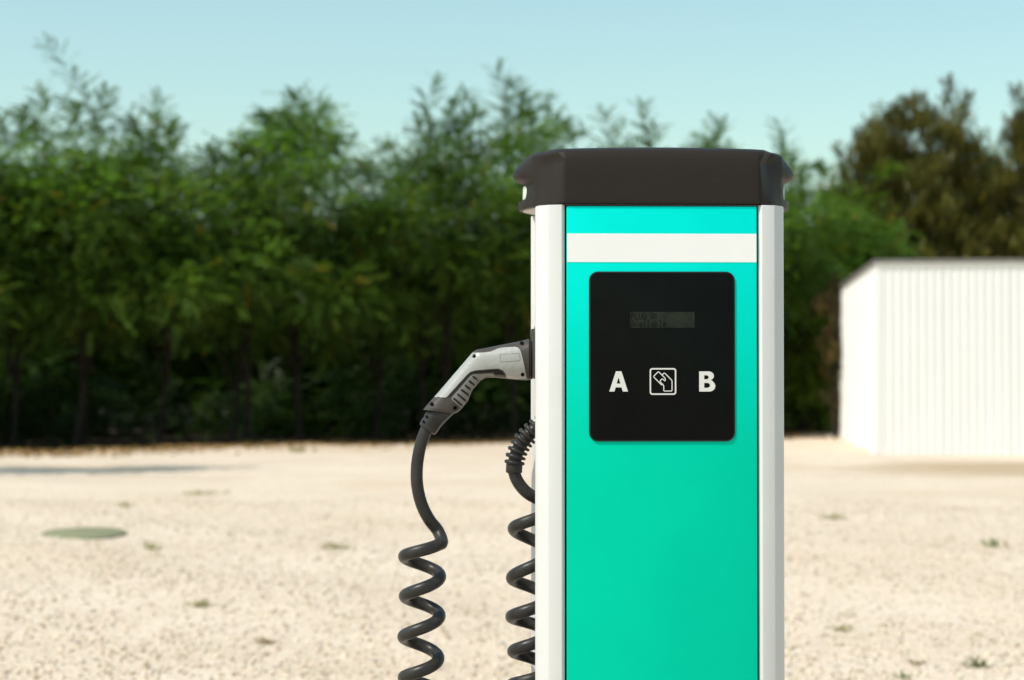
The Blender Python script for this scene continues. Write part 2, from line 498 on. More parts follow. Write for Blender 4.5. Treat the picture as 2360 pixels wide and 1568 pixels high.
def crown_mesh(name, rng, lobes, n_fronds, sprigs=(), color=GREEN, kind='frond', yellow=0.02, csize=1.0, fs=1.0):
    """lobes: (cx,cy,cz,rx,ry,rz); sprigs: lists of points of the free shoots above the crown (tree space)"""
    TV, TF = (FR_V, FR_F) if kind == 'frond' else (PL_V, PL_F)
    lob = np.array(lobes)
    w = (lob[:, 3] * lob[:, 4] * lob[:, 5]) ** (2 / 3); w /= w.sum()
    li = rng.choice(len(lob), n_fronds, p=w)
    d = rng.normal(size=(n_fronds, 3)); d /= np.linalg.norm(d, axis=1, keepdims=True)
    rr = np.where(rng.random(n_fronds) < 0.75, rng.uniform(0.78, 1.06, n_fronds), rng.uniform(0.3, 0.8, n_fronds))
    # small clumps so that the crown breaks up into bunches with dark gaps
    nc = max(6, n_fronds // 62)
    cl_l = rng.choice(len(lob), nc, p=w)
    cd = rng.normal(size=(nc, 3)); cd[:, 1] -= 0.25; cd /= np.linalg.norm(cd, axis=1, keepdims=True)
    cd[:, 2] = np.where(cd[:, 2] < -0.3, cd[:, 2] * -0.5, cd[:, 2])
    cpos = lob[cl_l, :3] + cd * lob[cl_l, 3:] * rng.uniform(0.88, 1.12, (nc, 1))
    ctint = rng.uniform(0.4, 1.75, nc)  # leaf tones vary; range widened to paint in lit clumps and dark gaps
    pick = rng.integers(0, nc, n_fronds)
    use = rng.random(n_fronds) < 0.80
    pos = lob[li, :3] + d * lob[li, 3:] * rr[:, None]
    jit = rng.normal(0, 1, (n_fronds, 3)) * np.array([0.25, 0.24, 0.16]) * csize
    jit[:, 2] -= 0.75 * (jit[:, 0] ** 2 + jit[:, 1] ** 2) / csize        # boughs arch over and hang at their ends
    pos = np.where(use[:, None], cpos[pick] + jit, pos)
    outd = np.where(use[:, None], cd[pick], d)
    if kind == 'frond':
        ax = outd * 0.55 + np.where(use[:, None], jit * np.array([2.6, 2.6, 0.6]), 0) + rng.normal(0, 0.45, (n_fronds, 3)) + np.array([0, 0, -0.15])
    else:
        ax = outd * 0.35 + rng.normal(0, 0.30, (n_fronds, 3)) + np.array([0, 0, 0.9])
    up = np.array([0, 0, 1.0]) + rng.normal(0, 0.45, (n_fronds, 3))
    Mx = rot_mats(ax, up)
    sc = rng.uniform(0.65, 1.2, n_fronds) * fs
    tn = color[None] * (np.where(use, ctint[pick], rng.uniform(0.6, 1.1, n_fronds)))[:, None]
    tn = tn * (1 + rng.normal(0, 0.12, (n_fronds, 1)))
    shift = rng.random((n_fronds, 1))
    tn = tn * np.where(shift < 0.3, np.array([[1.25, 1.08, 0.85]]), np.array([[1, 1, 1.0]]))
    yl = rng.random((n_fronds, 1)) < yellow
    tn = np.where(yl, np.array([[0.20, 0.15, 0.02]]), tn).clip(0.006, 0.3)
    V, F, T = [], [], []
    v, f, t = scatter(TV, TF, pos, Mx, sc, tn); V.append(v); F.append(f); T.append(t)
    base = len(v)
    for sp in sprigs:
        pts = np.array([p[:] for p in catmull(sp, 6)])
        m = len(pts)
        per = 3
        P, A, S = [], [], []
        for i in range(2, m):
            tt = i / (m - 1)
            tan = pts[i] - pts[i - 1]; tan /= np.linalg.norm(tan)
            for _ in range(per):
                a = rng.uniform(0, 2 * np.pi)
                o = np.array([math.cos(a), math.sin(a) * 0.6, 0.1])
                P.append(pts[i] + rng.normal(0, .02, 3)); A.append(o * 0.9 + tan * (0.35 + 0.7 * tt)); S.append(rng.uniform(1.0, 1.6) * (1.0 - 0.35 * tt))
        P, A, S = np.array(P), np.array(A), np.array(S)
        Mx = rot_mats(A, np.tile([0, 0, 1.0], (len(P), 1)) + rng.normal(0, .25, (len(P), 3)))
        tn = color[None] * rng.uniform(0.75, 1.25, (len(P), 1)) * np.array([[1.1, 1.0, 1.0]])
        v, f, t = scatter(TV, TF, P, Mx, S, tn); V.append(v); F.append(f + base); T.append(t); base += len(v)
    return mesh_np(name, np.concatenate(V), np.concatenate(F), np.concatenate(T))

def trunk_mesh(name, rng, h, r0, lobes, sprigs=(), stems=1):
    parts = []
    lob = sorted(lobes, key=lambda q: q[2])
    for s in range(stems):
        bx, by = (rng.normal(0, 0.18), rng.normal(0, 0.12)) if stems > 1 else (0, 0)
        lean = rng.normal(0, 0.10, 2)
        n = 9
        path = []
        for i in range(n):
            t = i / (n - 1)
            path.append((bx + lean[0] * t * h * 0.5 + 0.05 * math.sin(5 * t + s), by + lean[1] * t * h * 0.5 + 0.05 * math.sin(4 * t + 2 * s), -0.15 + t * (h * 0.8 + 0.15)))
        rad = [r0 * (1.25 if i == 0 else 1.0) * (1 - 0.75 * i / (n - 1)) for i in range(n)]
        parts.append(sweep(path, rad, 8))
        for q in lob[s::stems]:
            i = min(n - 2, max(2, int((q[2] / h) * 0.62 * n)))
            a = Vector(path[i]); b = Vector(q[:3])
            mid = (a + b) / 2 + Vector((0, 0, 0.18))
            pp = catmull([a, mid, b], 4)
            r1 = rad[i] * 0.5
            parts.append(sweep(pp, [r1 * (1 - 0.75 * k / (len(pp) - 1)) for k in range(len(pp))], 6))
    for sp in sprigs:
        pp = catmull(sp, 5)
        parts.append(sweep(pp, [0.012 * (1 - 0.75 * k / (len(pp) - 1)) for k in range(len(pp))], 5))
    return join_parts(name, parts, True, 60)

def make_tree(name, label, rng, px, depth, top_px, half_px, sprig_px=(), zb=1.35, n_fronds=2600, n_lobes=9,
              color=GREEN, kind='frond', stems=1, group=None, r0=0.062, cat='tree', deep=1.0, yellow=0.02, dy=1.25, skirt=0, csize=1.0):
    X, Y = px_to(px, depth=depth)
    m = depth / FPX
    H = CAM_H + (HZ - top_px) * m
    hw = half_px * m
    lobes = []
    if skirt: H += 0.45
    hgt = H - zb
    for i in range(n_lobes):
        t = (i + 0.5) / n_lobes
        z = zb + hgt * (0.12 + 0.76 * t)
        taper = 1.0 - 0.38 * max(0, t - 0.55) / 0.45
        a = i * 2.4 + rng.uniform(0, 1)
        r = hw * 0.62 * taper * rng.uniform(0.85, 1.1)
        off = hw * 0.50 * taper
        if kind == 'plume':
            lobes.append((math.cos(a) * off * 1.2, math.sin(a) * off * 0.8, z * 0.95, r * 0.55, r * 0.5, hgt * 0.22))
        else:
            bulge = -2.0 * math.exp(-((t - 0.60) / 0.22) ** 2) if skirt else 0.0
            low = 0.72 if (skirt and t < 0.3) else 1.0
            lobes.append((math.cos(a) * off, math.sin(a) * off * dy * 0.8 + bulge * rng.uniform(0.5, 1.15), z, r * low, r * 1.05 * low, max(0.42, hgt * 0.15)))
    for i in range(skirt):            # low boughs hanging out over the yard
        lobes.append((hw * rng.uniform(-1.0, 1.0), -rng.uniform(0.9, 2.2), rng.uniform(2.3, 3.6), 0.5, 0.55, 0.45))
    sprigs = []
    for (x0, y0, x1, y1) in sprig_px:
        b = Vector(((x0 - px) * m, rng.uniform(-0.5, 0.1), CAM_H + (HZ - y0) * m))
        e = Vector(((x1 - px) * m, b.y + rng.uniform(-0.2, 0.2), CAM_H + (HZ - y1) * m))
        mid = (b + e) / 2 + Vector((0.10 * (1 if e.x < b.x else -1), 0, 0.05))
        sprigs.append([b, mid, e])
    root = empty(name, (X, Y, 0.0))
    tag(root, label, cat, group)
    new_obj('trunk', trunk_mesh('trunk', rng, H, r0, lobes, sprigs, stems), M_BARK, root)
    new_obj('crown', crown_mesh('crown', rng, lobes, n_fronds, sprigs, color * deep, kind, yellow, csize), M_LEAF, root)
    return root

def copy_tree(o, loc, rz, scale, label, group):
    c = o.copy(); COL.objects.link(c)
    c.location = loc; c.rotation_euler = (0, 0, rz); c.scale = (scale, scale, scale)
    c['label'] = label; c['group'] = group
    for ch in o.children:
        d = ch.copy(); COL.objects.link(d); d.parent = c
    return c

def line_depth(px):      # distance of the front trunks, nearer on the left
    return 33.4 + 4.7 * (px / 1180.0)

rng = np.random.default_rng(21)
FRONT = [
    ('feathery green tree at the left edge of the photo with short twigs on top', 30, 345, 150, [(40, 350, 35, 262), (100, 350, 92, 222), (10, 360, 5, 285)], 2700, 1),
    ('feathery green tree whose tall arching shoot is the highest at far left', 205, 340, 130, [(238, 330, 122, 112), (225, 340, 245, 225), (190, 345, 165, 240)], 2500, 2),
    ('green tree with thin pointed twigs right of the tall arching shoot', 365, 350, 110, [(372, 350, 376, 243), (330, 360, 312, 288), (395, 370, 408, 300)], 2300, 1),
    ('low green tree filling the dip in the skyline left of the rounded tree', 520, 405, 120, [(490, 410, 478, 358), (545, 400, 560, 350)], 2300, 2),
    ('rounded dense green tree standing tallest in the left half of the grove', 690, 262, 135, [(690, 290, 682, 222), (735, 310, 748, 255), (640, 310, 612, 268)], 3000, 1),
    ('low green tree in the dip between rounded tree and open twiggy tree', 865, 415, 120, [(885, 420, 892, 338), (840, 430, 822, 385)], 2300, 1),
    ('open twiggy green tree left of the charging station with two forked tops', 1030, 330, 125, [(1000, 330, 1000, 198), (1035, 320, 1075, 225), (985, 360, 958, 290), (1060, 330, 1100, 265)], 2300, 2),
    ('airy green tree with the highest slender twigs, behind the plug', 1185, 310, 120, [(1165, 310, 1145, 160), (1205, 310, 1180, 185), (1225, 310, 1255, 225), (1190, 320, 1215, 215)], 2300, 1),
    ('bushy green tree just left of and behind the charcoal cap', 1300, 345, 110, [(1275, 345, 1272, 262), (1300, 345, 1296, 290)], 2200, 1),
    ('green tree behind the charcoal cap showing two thin sprigs above it', 1440, 400, 120, [(1395, 400, 1390, 272), (1490, 400, 1475, 252), (1500, 390, 1512, 300)], 2200, 1),
    ('green tree behind the cap with one leafy sprig right of its middle', 1630, 395, 120, [(1650, 395, 1658, 288), (1620, 395, 1625, 325)], 2200, 2),
    ('green tree at the right end of the cap with a single drooping sprig', 1790, 430, 110, [(1795, 430, 1790, 298), (1815, 430, 1812, 350)], 2200, 1),
]
front_trees = []
for i, (lab, px, top, hw, spr, nf, st) in enumerate(FRONT):
    front_trees.append(make_tree('broadleaf_tree', lab, rng, px, line_depth(px) + rng.uniform(-0.4, 0.5), top, hw, spr, n_fronds=int(nf * 2.0), stems=st,
                                 group='trees of the grove behind the yard', deep=rng.uniform(0.88, 1.1), zb=rng.uniform(1.3, 1.7), skirt=4))
# the grove goes on past the left edge of the picture
for px, src, lab in ((-150, 4, 'rounded green tree just past the left edge of the photo'), (-310, 2, 'pointed green tree farther past the left edge of the photo')):
    x, y = px_to(px, depth=line_depth(px))
    copy_tree(front_trees[src], (x, y, 0), 0.15, 0.9, lab, 'trees of the grove behind the yard')
# right of the charging station
make_tree('broadleaf_tree', 'full bright green tree between charging station and white shed roof', rng, 1950, 43.0, 415, 165, [(1890, 430, 1885, 385), (2040, 430, 2045, 395)],
          n_fronds=5200, n_lobes=11, color=GREEN * 1.15, zb=0.7, group='trees of the grove behind the yard')
make_tree('shrub', 'lime green shrub at ground level beside the left corner of the shed', rng, 1858, 40.2, 690, 72, (), n_fronds=1500, n_lobes=8,
          color=LIME, zb=0.15, cat='shrub', r0=0.04, stems=3, yellow=0.0, dy=0.8, csize=0.6)
make_tree('tall_tree', 'tall olive brown tree with upright plumes behind the white shed', rng, 2115, 47.0, 250, 235,
          [(2180, 265, 2178, 190), (2110, 270, 2112, 228), (2230, 300, 2232, 225), (2060, 320, 2062, 255), (1985, 370, 1990, 300), (1935, 420, 1925, 345)],
          n_fronds=22000, n_lobes=46, color=OLIVE, kind='plume', zb=1.2, r0=0.14, csize=0.7)
make_tree('tall_tree', 'narrow olive brown tree plume at the right edge of the photo', rng, 2358, 46.0, 262, 85, [(2335, 280, 2334, 215), (2375, 300, 2378, 240)],
          n_fronds=6500, n_lobes=14, color=OLIVE, kind='plume', zb=1.2, r0=0.12, csize=0.6)

make_tree('tall_tree', 'lower olive tree filling the gap between the two olive brown crowns', rng, 2255, 48.5, 315, 120, (),
          n_fronds=5000, n_lobes=14, color=OLIVE * np.array([0.9, 1.02, 1.0]), kind='plume', zb=1.2, r0=0.12, csize=0.8)
# second row, seen only as dark foliage and trunks between the front trees: nothing tells these apart
protos = []
k = 0
lab2 = 'dark leafy tree in the shaded second row of the grove'
for row, (dd, step, off) in enumerate(((4.2, 150, 60), (8.5, 190, 0))):
    px = -160 + off
    while px < 2300:
        dep = line_depth(px) + dd
        if len(protos) < 4:
            t = make_tree('broadleaf_tree', lab2, rng, px, dep, 455 + rng.uniform(-30, 30), 135, (), zb=0.75, n_fronds=2300, n_lobes=9,
                          group='second row of the grove', deep=0.8, stems=1 + k % 2)
            protos.append(t)
        else:
            x, y = px_to(px + rng.uniform(-25, 25), depth=dep)
            copy_tree(protos[k % 4], (x, y + rng.uniform(-.5, .5), 0), rng.uniform(0, 6.28), rng.uniform(0.9, 1.05), lab2, 'second row of the grove')
        k += 1
        px += step
# undergrowth closing the grove at the back, added to block light from behind
def build_hedge():
    lobes = []
    r2 = np.random.default_rng(4)
    for i in range(60):
        px = -350 + i * 52
        x, y = px_to(px, depth=line_depth(px) + 12.5 + r2.uniform(-.5, .5))
        lobes.append((x, y, r2.uniform(0.5, 2.3), 0.9, 0.8, 1.0))
        x, y = px_to(px + 26, depth=line_depth(px) + 4.6 + r2.uniform(-.8, .8))
        lobes.append((x, y, r2.uniform(0.35, 0.9), 0.75, 0.6, 0.75))
        x, y = px_to(px + 40, depth=line_depth(px) + 1.3 + r2.uniform(-.3, .8))
        lobes.append((x, y, r2.uniform(0.3, 0.75), 0.5, 0.45, 0.6))
        x, y = px_to(px + 10, depth=line_depth(px) + 15.0 + r2.uniform(-.8, .8))
        lobes.append((x, y, r2.uniform(0.3, 2.6), 1.0, 0.9, 1.1))
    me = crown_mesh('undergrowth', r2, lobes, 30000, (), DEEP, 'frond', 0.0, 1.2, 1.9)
    tag(new_obj('undergrowth', me, M_LEAF), 'dark undergrowth added to block light behind the trunks of the grove', 'undergrowth', kind='stuff')
build_hedge()

# tree left of the picture whose shadow lies across the yard
make_tree('slender_tree', 'slender tree left of the frame casting a thin shadow over gravel', rng, -660, 22.6, -699, 165, (), zb=2.2, n_fronds=2600, n_lobes=12,
          color=GREEN, cat='tree', csize=0.7)

# ------------------------------------------------------------------ shed
def build_shed():
    cx, cy = 5.35, 29.16
    a = R(-5.8)
    root = empty('shed', (cx, cy, 0), a)
    tag(root, 'low white shed of ribbed steel sheets with a thin dark roof edge', 'shed')
    W, D, H = 7.2, 9.2, 2.85
    def ribbed(w, h):
        """sheet in the x-z plane, ribs standing out towards -y"""
        pitch, xs = 0.12, []
        x = 0.0
        while x < w - 1e-6:
            xs += [(x, 0), (x + 0.045, 0), (x + 0.064, -0.013), (x + 0.091, -0.013), (x + 0.110, 0)]
            x += pitch
        xs = [q for q in xs if q[0] < w] + [(w - 0.003, 0)]
        back = 0.02
        v, f = [], []
        for (q, d) in xs: v += [(q, d, 0), (q, d, h)]
        n = len(xs)
        for i in range(n - 1): f.append((2 * i, 2 * i + 2, 2 * i + 3, 2 * i + 1))
        b = len(v)
        v += [(0, back, 0), (w - 0.003, back, 0), (w - 0.003, back, h), (0, back, h)]
        f += [(b, b + 3, b + 2, b + 1), (0, 1, b + 3, b), (2 * n - 2, b + 1, b + 2, 2 * n - 1)]
        return mesh_py('wall_panel', v, f)
    me = ribbed(0.96, H - 0.07)
    me.materials.append(M_SHED)
    n = int(W / 0.96)
    for i in range(n):
        o = new_obj('wall_panel', me, None, root); o.location = (i * 0.96, 0.0, -0.02)
    m = int(D / 0.96)
    for i in range(m):
        o = new_obj('wall_panel', me, None, root); o.rotation_euler = (0, 0, R(-90)); o.location = (0.0, (i + 1) * 0.96, -0.02)
    W, D = n * 0.96, m * 0.96
    new_obj('frame', box('frame', 0.03, W - 0.03, 0.03, D - 0.03, 0.02, H - 0.09), M_SHED, root)
    new_obj('corner_post', box('corner_post', -0.016, 0.03, -0.016, 0.03, 0.02, H - 0.062, 0.012, 3), M_SHED, root)
    new_obj('roof', box('roof', -0.06, W + 0.06, -0.06, D + 0.06, H - 0.035, H + 0.01, 0.008), M_TRIM, root)
    new_obj('fascia', box('fascia', -0.026, W + 0.026, -0.026, D + 0.026, H - 0.09, H - 0.037, 0.004), M_SHED, root)
    new_obj('footing', box('footing', 0.04, W - 0.04, 0.04, D - 0.04, -0.1, 0.015), M_CONC, root)
    # climber on the far left corner
    r3 = np.random.default_rng(9)
    ca, sa = math.cos(a), math.sin(a)
    lx, ly = -0.12, D - 0.3
    wx, wy = cx + lx * ca - ly * sa, cy + lx * sa + ly * ca
    lobes = []
    for i in range(11):
        lobes.append((r3.normal(0, 0.06), r3.normal(0, 0.25), 0.25 + 0.24 * i, 0.10 + 0.05 * r3.random(), 0.35, 0.2))
    t = empty('climbing_vine', (wx, wy, 0))
    tag(t, 'straggly brown green climber growing up the far corner of the shed', 'climber')
    st = []
    for k_ in range(3):
        st.append(sweep([(r3.normal(0, .05), r3.normal(0, .2), z) for z in np.arange(-0.05, 2.7, 0.3)], 0.012, 5))
    new_obj('stem', join_parts('stem', st), M_BARK, t)
    new_obj('foliage', crown_mesh('foliage', r3, lobes, 420, (), np.array([0.085, 0.062, 0.035]), 'plume', 0.05, 0.4), M_LEAF, t)
build_shed()

# ------------------------------------------------------------------ small things on the yard
def build_cover():
    x, y = px_to(197, 1238)
    root = empty('ground_cover_plate', (x, y, float(ground_h(np.array(x), np.array(y))) + 0.012), R(8))
    tag(root, 'flat grey green oval cover plate lying in the gravel at left', 'cover')
    rr = np.random.default_rng(2)
    pts = []
    for i in range(40):
        a = 2 * math.pi * i / 40
        k = 1 + rr.normal(0, 0.025)
        pts.append((0.275 * k * math.cos(a), 0.46 * k * math.sin(a)))
    new_obj('lid', prism_xy('lid', pts, -0.012, 0.006, 0.003), M_COVER, root)
    new_obj('rim', join_parts('rim', [sweep([(1.05 * p[0], 1.05 * p[1], -0.002) for p in pts] + [(1.05 * pts[0][0], 1.05 * pts[0][1], -0.002)], 0.010, 6)]), M_COVER, root)
build_cover()

def weed(px, py, size, label, col, flat=0.5):
    x, y = px_to(px, py)
    r4 = np.random.default_rng(int(px * 7 + py))
    n = 26
    a = r4.uniform(0, 2 * np.pi, n)
    el = r4.uniform(0.2, 1.1, n) * (1 - flat) + 0.15
    ax = np.stack([np.cos(a) * np.cos(el), np.sin(a) * np.cos(el), np.sin(el)], -1)
    tv = np.array([[0, -0.03, 0], [0.5, -0.09, 0.10], [1.0, 0, 0.02], [0.5, 0.09, 0.10], [0, 0.03, 0]])
    tf = np.array([[0, 1, 3, 4], [1, 2, 3, 3]])
    tf = np.array([[0, 1, 3, 4]]); tf2 = np.array([[1, 2, 3]])
    pos = np.tile([0, 0, 0.0], (n, 1)) + r4.normal(0, size * 0.3, (n, 3)) * np.array([1, 1, 0])
    Mx = rot_mats(ax, np.tile([0, 0, 1.0], (n, 1)))
    s = size * r4.uniform(0.5, 1.1, n)
    size = size * 0.85; s = s * 0.85
    tn = (np.array(col)[None] * 1.2 + np.array([[0.06, 0.045, 0.025]])) * r4.uniform(0.7, 1.3, (n, 1))
    tf = np.array([[0, 1, 3, 4], [1, 2, 2, 3]])
    v, f, t = scatter(tv, np.array([[0, 1, 4], [4, 1, 3], [1, 2, 3]]), pos, Mx, s, tn)
    o = new_obj('weed_tuft', mesh_np('weed_tuft', v, f, t), M_GRASS)
    o.location = (x, y, float(ground_h(np.array(x), np.array(y))))
    tag(o, label, 'weed', 'weeds in the gravel')
G1, G2, G3 = (0.13, 0.15, 0.05), (0.20, 0.18, 0.09), (0.15, 0.10, 0.05)
weed(770, 1262, 0.13, 'flat olive weed tuft midway between oval cover and coiled cable', (0.16, 0.15, 0.07), 0.8)
weed(353, 1268, 0.09, 'small green weed just right of the oval cover plate', G1, 0.1)
weed(285, 1170, 0.10, 'small olive weed farther back than the oval cover plate', G2, 0.5)
weed(470, 1402, 0.10, 'small dry weed in the gravel below the olive weed tuft', G2, 0.8)
weed(612, 1482, 0.07, 'dull brown weed low in the gravel left of the coiled cable', G3, 0.7)
weed(460, 1132, 0.22, 'flat dull weed patch far back near the tree shade', (0.26, 0.23, 0.14), 0.95)
weed(687, 1048, 0.16, 'green weed at the edge of the tree shade', G1, 0.2)
weed(475, 1020, 0.2, 'upright weed standing in the tree shade at left', (0.10, 0.10, 0.04), 0.0)
weed(2283, 1270, 0.10, 'green weed right of the charging station near the right edge', (0.10, 0.14, 0.05), 0.2)
weed(1918, 1205, 0.12, 'pale olive weed just right of the charging station', G2, 0.6)
weed(1940, 1445, 0.07, 'dull weed low right of the charging station', G2, 0.7)
weed(2248, 1532, 0.075, 'dark green weed nearest the lower right corner', (0.10, 0.11, 0.05), 0.4)
weed(2108, 1525, 0.06, 'brown dry weed left of the lower right weed', G3, 0.8)
weed(2080, 1562, 0.05, 'fresh green weed at the bottom edge right of the station', (0.08, 0.12, 0.03), 0.3)

def build_litter():
    r5 = np.random.default_rng(12)
    n = 5200
    px = r5.uniform(-250, 2050, n)
    base_x = (px - CX) / FPX
    # shade line of the grove
    Y = 35.0 / (1 - 0.67 * base_x) + r5.normal(0.5, 1.0, n)
    X = base_x * Y
    a = r5.uniform(0, 2 * np.pi, n)
    ax = np.stack([np.cos(a), np.sin(a), r5.normal(0, .25, n)], -1)
    Mx = rot_mats(ax, np.stack([r5.normal(0, .5, n), r5.normal(0, .5, n), np.ones(n)], -1))
    tv = np.array([[-0.5, 0, 0], [0, -0.28, 0.08], [0.5, 0, 0.05], [0, 0.28, 0.08]])
    cols = np.array([[0.30, 0.17, 0.07], [0.22, 0.12, 0.05], [0.38, 0.25, 0.10], [0.16, 0.10, 0.05]])
    tn = cols[r5.integers(0, 4, n)]
    v, f, t = scatter(tv, np.array([[0, 1, 2, 3]]), np.stack([X, Y, ground_h(X, Y) + 0.015], -1), Mx, r5.uniform(0.05, 0.13, n), tn)
    tag(new_obj('leaf_litter', mesh_np('leaf_litter', v, f, t), M_LITTER), 'brown fallen leaves along the edge of the tree shade', 'fallen leaves', kind='stuff')
build_litter()

# ------------------------------------------------------------------ charging station
ST_X, ST_Y, ST_YAW = 0.2230, 2.96, R(1.5)
DEP = 0.26
YC = DEP / 2
CAPZ = 1.4065
station = empty('charging_station', (ST_X, ST_Y, 0), ST_YAW)
tag(station, 'white charging post with teal front panel and charcoal cap', 'charging station')

def column_pts(sx, back):
    p = [(0.1440, 0.010), (0.1445, 0.0040), (0.1490, -0.0018), (0.1690, 0.0032), (0.1835, 0.0190), (0.1868, 0.0300), (0.1868, 0.0520), (0.1760, 0.0580), (0.1440, 0.0580)]
    out = [(sx * x, (DEP - y) if back else y) for x, y in p]
    return out
for sx in (-1, 1):
    for bk in (False, True):
        new_obj('column', prism_xy('column', column_pts(sx, bk), 0.02, CAPZ - 0.0015, 0.0012, 2), M_WHITE, station)
    new_obj('side_panel', box('side_panel', *sorted((sx * 0.1445, sx * 0.1475)), 0.0585, DEP - 0.0585, 0.03, CAPZ - 0.002), M_WHITE, station)
new_obj('inner_cabinet', box('inner_cabinet', -0.1436, 0.1436, 0.0125, DEP - 0.0125, 0.025, CAPZ - 0.0018), M_DARK, station)
new_obj('back_panel', box('back_panel', -0.1415, 0.1415, DEP - 0.012, DEP, 0.06, CAPZ - 0.004, 0.001), M_TEAL, station)
new_obj('base_plate', box('base_plate', -0.20, 0.20, -0.03, DEP + 0.03, -0.03, 0.02, 0.004), M_CAP, station)
front = new_obj('front_panel', box('front_panel', -0.1418, 0.1418, 0.0, 0.012, 0.06, 1.4030, 0.0014, 3), M_TEAL, station)
new_obj('stripe', box('stripe', -0.1412, 0.1412, -0.0004, 0.003, 1.3195, 1.3620, 0.0001, 1), M_STRIPE, front)

# display
DX, DZ0, DZ1 = 0.1088, 1.0530, 1.3055
disp = new_obj('display_unit', prism_xz('display_unit', round_rect(-DX, DX, DZ0, DZ1, 0.0135), -0.0020, 0.004, 0.0007, 2), M_BEZEL, station)
tag(disp, 'black glossy rounded display with white A, card symbol and B')
new_obj('glass', prism_xz('glass', round_rect(-DX + 0.0022, DX - 0.0022, DZ0 + 0.0022, DZ1 - 0.0022, 0.0115), -0.0027, -0.001, 0.0003, 2), M_GLASS, disp)
def dpx(x, y):           # picture position on the display -> panel coordinates
    return (x - 1526.5) * 0.6456e-3, DZ1 - (y - 626.0) * 0.6456e-3
x0, z1 = dpx(1453, 719); x1, z0 = dpx(1601.5, 755.5)
lcd = new_obj('lcd_screen', box('lcd_screen', x0, x1, -0.0031, -0.0025, z0, z1), M_LCD, disp)
FONT = {
 'P': ('11110', '10001', '10001', '11110', '10000', '10000', '10000'), 'L': ('10000',) * 6 + ('11111',),
 'U': ('10001',) * 6 + ('01110',), 'G': ('01110', '10001', '10000', '10111', '10001', '10001', '01111'),
 'A': ('01110', '10001', '10001', '10001', '11111', '10001', '10001'), ':': ('00000', '01100', '01100', '00000', '01100', '01100', '00000'),
 'v': ('00000', '00000', '10001', '10001', '10001', '01010', '00100'), 'a': ('00000', '00000', '01110', '00001', '01111', '10001', '01111'),
 'i': ('00100', '00000', '01100', '00100', '00100', '00100', '01110'), 'l': ('01100', '00100', '00100', '00100', '00100', '00100', '01110'),
 'b': ('10000', '10000', '10110', '11001', '10001', '10001', '11110'), 'e': ('00000', '00000', '01110', '10001', '11111', '10000', '01110'), ' ': ('00000',) * 7}
def lcd_text(txt, xa, za, cw, ch, name):
    v, f = [], []
    ps, pz = cw / 6.0, ch / 8.0
    for ci, c in enumerate(txt):
        for r_, row in enumerate(FONT[c]):
            for k_, bit in enumerate(row):
                if bit == '1':
                    X = xa + ci * cw + k_ * ps; Z = za - r_ * pz
                    b = len(v)
                    v += [(X, -0.0034, Z - pz * 0.93), (X + ps * 0.93, -0.0034, Z - pz * 0.93), (X + ps * 0.93, -0.0034, Z), (X, -0.0034, Z)]
                    f.append((b, b + 1, b + 2, b + 3))
    return mesh_py(name, v, f)
cw = (x1 - x0) / 16.2; ch = (z1 - z0) / 2.0
new_obj('lcd_text', lcd_text('PLUG A:', x0 + 0.0008, z1 - 0.0014, cw, ch * 0.98, 'lcd_text'), M_LCDT, disp)
new_obj('lcd_text', lcd_text('Available', x0 + 0.0008, z1 - ch - 0.0007, cw, ch * 0.98, 'lcd_text'), M_LCDT, disp)

# letters and card symbol: outlines in a crop (4.72 px per photo px, origin 2400,1440)
def cz(q):
    return dpx((2400 + q[0] / 4.72) / 1.7356, (1440 + q[1] / 4.72) / 1.7356)
def arc(cx_, cy_, rx, ry, a0, a1, n=8):
    return [(cx_ + rx * math.cos(R(a0 + (a1 - a0) * i / n)), cy_ + ry * math.sin(R(a0 + (a1 - a0) * i / n))) for i in range(n + 1)]
A_out = [(178, 594), (303, 213), (407, 213), (530, 594), (432, 594), (409, 516), (297, 516), (275, 594)]
A_in = [(317, 444), (388, 444), (352, 330)]
B_out = [(1875, 595), (1875, 215), (2030, 215)] + arc(2050, 300, 104, 85, -80, 60) + [(2103, 384), (2130, 398)] + arc(2062, 492, 118, 103, -40, 90) + [(2000, 595)]
B_in1 = [(1970, 288), (2015, 288)] + arc(2012, 326, 43, 38, -90, 90) + [(1970, 364)]
B_in2 = [(1970, 432), (2025, 432)] + arc(2028, 478, 52, 46, -90, 90) + [(1970, 524)]
yl = -0.0030
tag(new_obj('letter', curve2d('letter', [[cz(p) for p in A_out], [cz(p) for p in A_in]], yl, 0.0002), M_PRINT, disp), 'white letter A')
tag(new_obj('letter', curve2d('letter', [[cz(p) for p in B_out], [cz(p) for p in B_in1], [cz(p) for p in B_in2]], yl, 0.0002), M_PRINT, disp), 'white letter B')
ro = round_rect(940, 1442, 152, 657, 52, 6); ri = round_rect(966, 1415, 180, 629, 26, 6)
new_obj('symbol_frame', curve2d('symbol_frame', [[cz(p) for p in ro], [cz(p) for p in ri]], yl, 0.0002), M_PRINT, disp)
card = [(1175, 285), (1107, 222), (1096, 228), (1018, 306), (1017, 320), (1160, 466), (1172, 472), (1190, 462)]
edge = [(1175, 285), (1228, 340), (1236, 360), (1236, 388), (1226, 396), (1192, 364), (1178, 357), (1165, 364), (1138, 394), (1135, 408), (1192, 464), (1206, 486), (1206, 575), (1216, 586), (1352, 586), (1363, 575), (1363, 398), (1352, 376), (1232, 254), (1216, 249), (1202, 256), (1178, 282)]
parts = []
for pl in (card, edge):
    pp = [Vector((cz(p)[0], 0, cz(p)[1])) for p in pl]
    v, f = sweep(pp, 0.00072, 8)
    parts.append(([(q.x, yl + q.y * 0.25, q.z) for q in v], f))
new_obj('card_symbol', join_parts('card_symbol', parts), M_PRINT, disp)

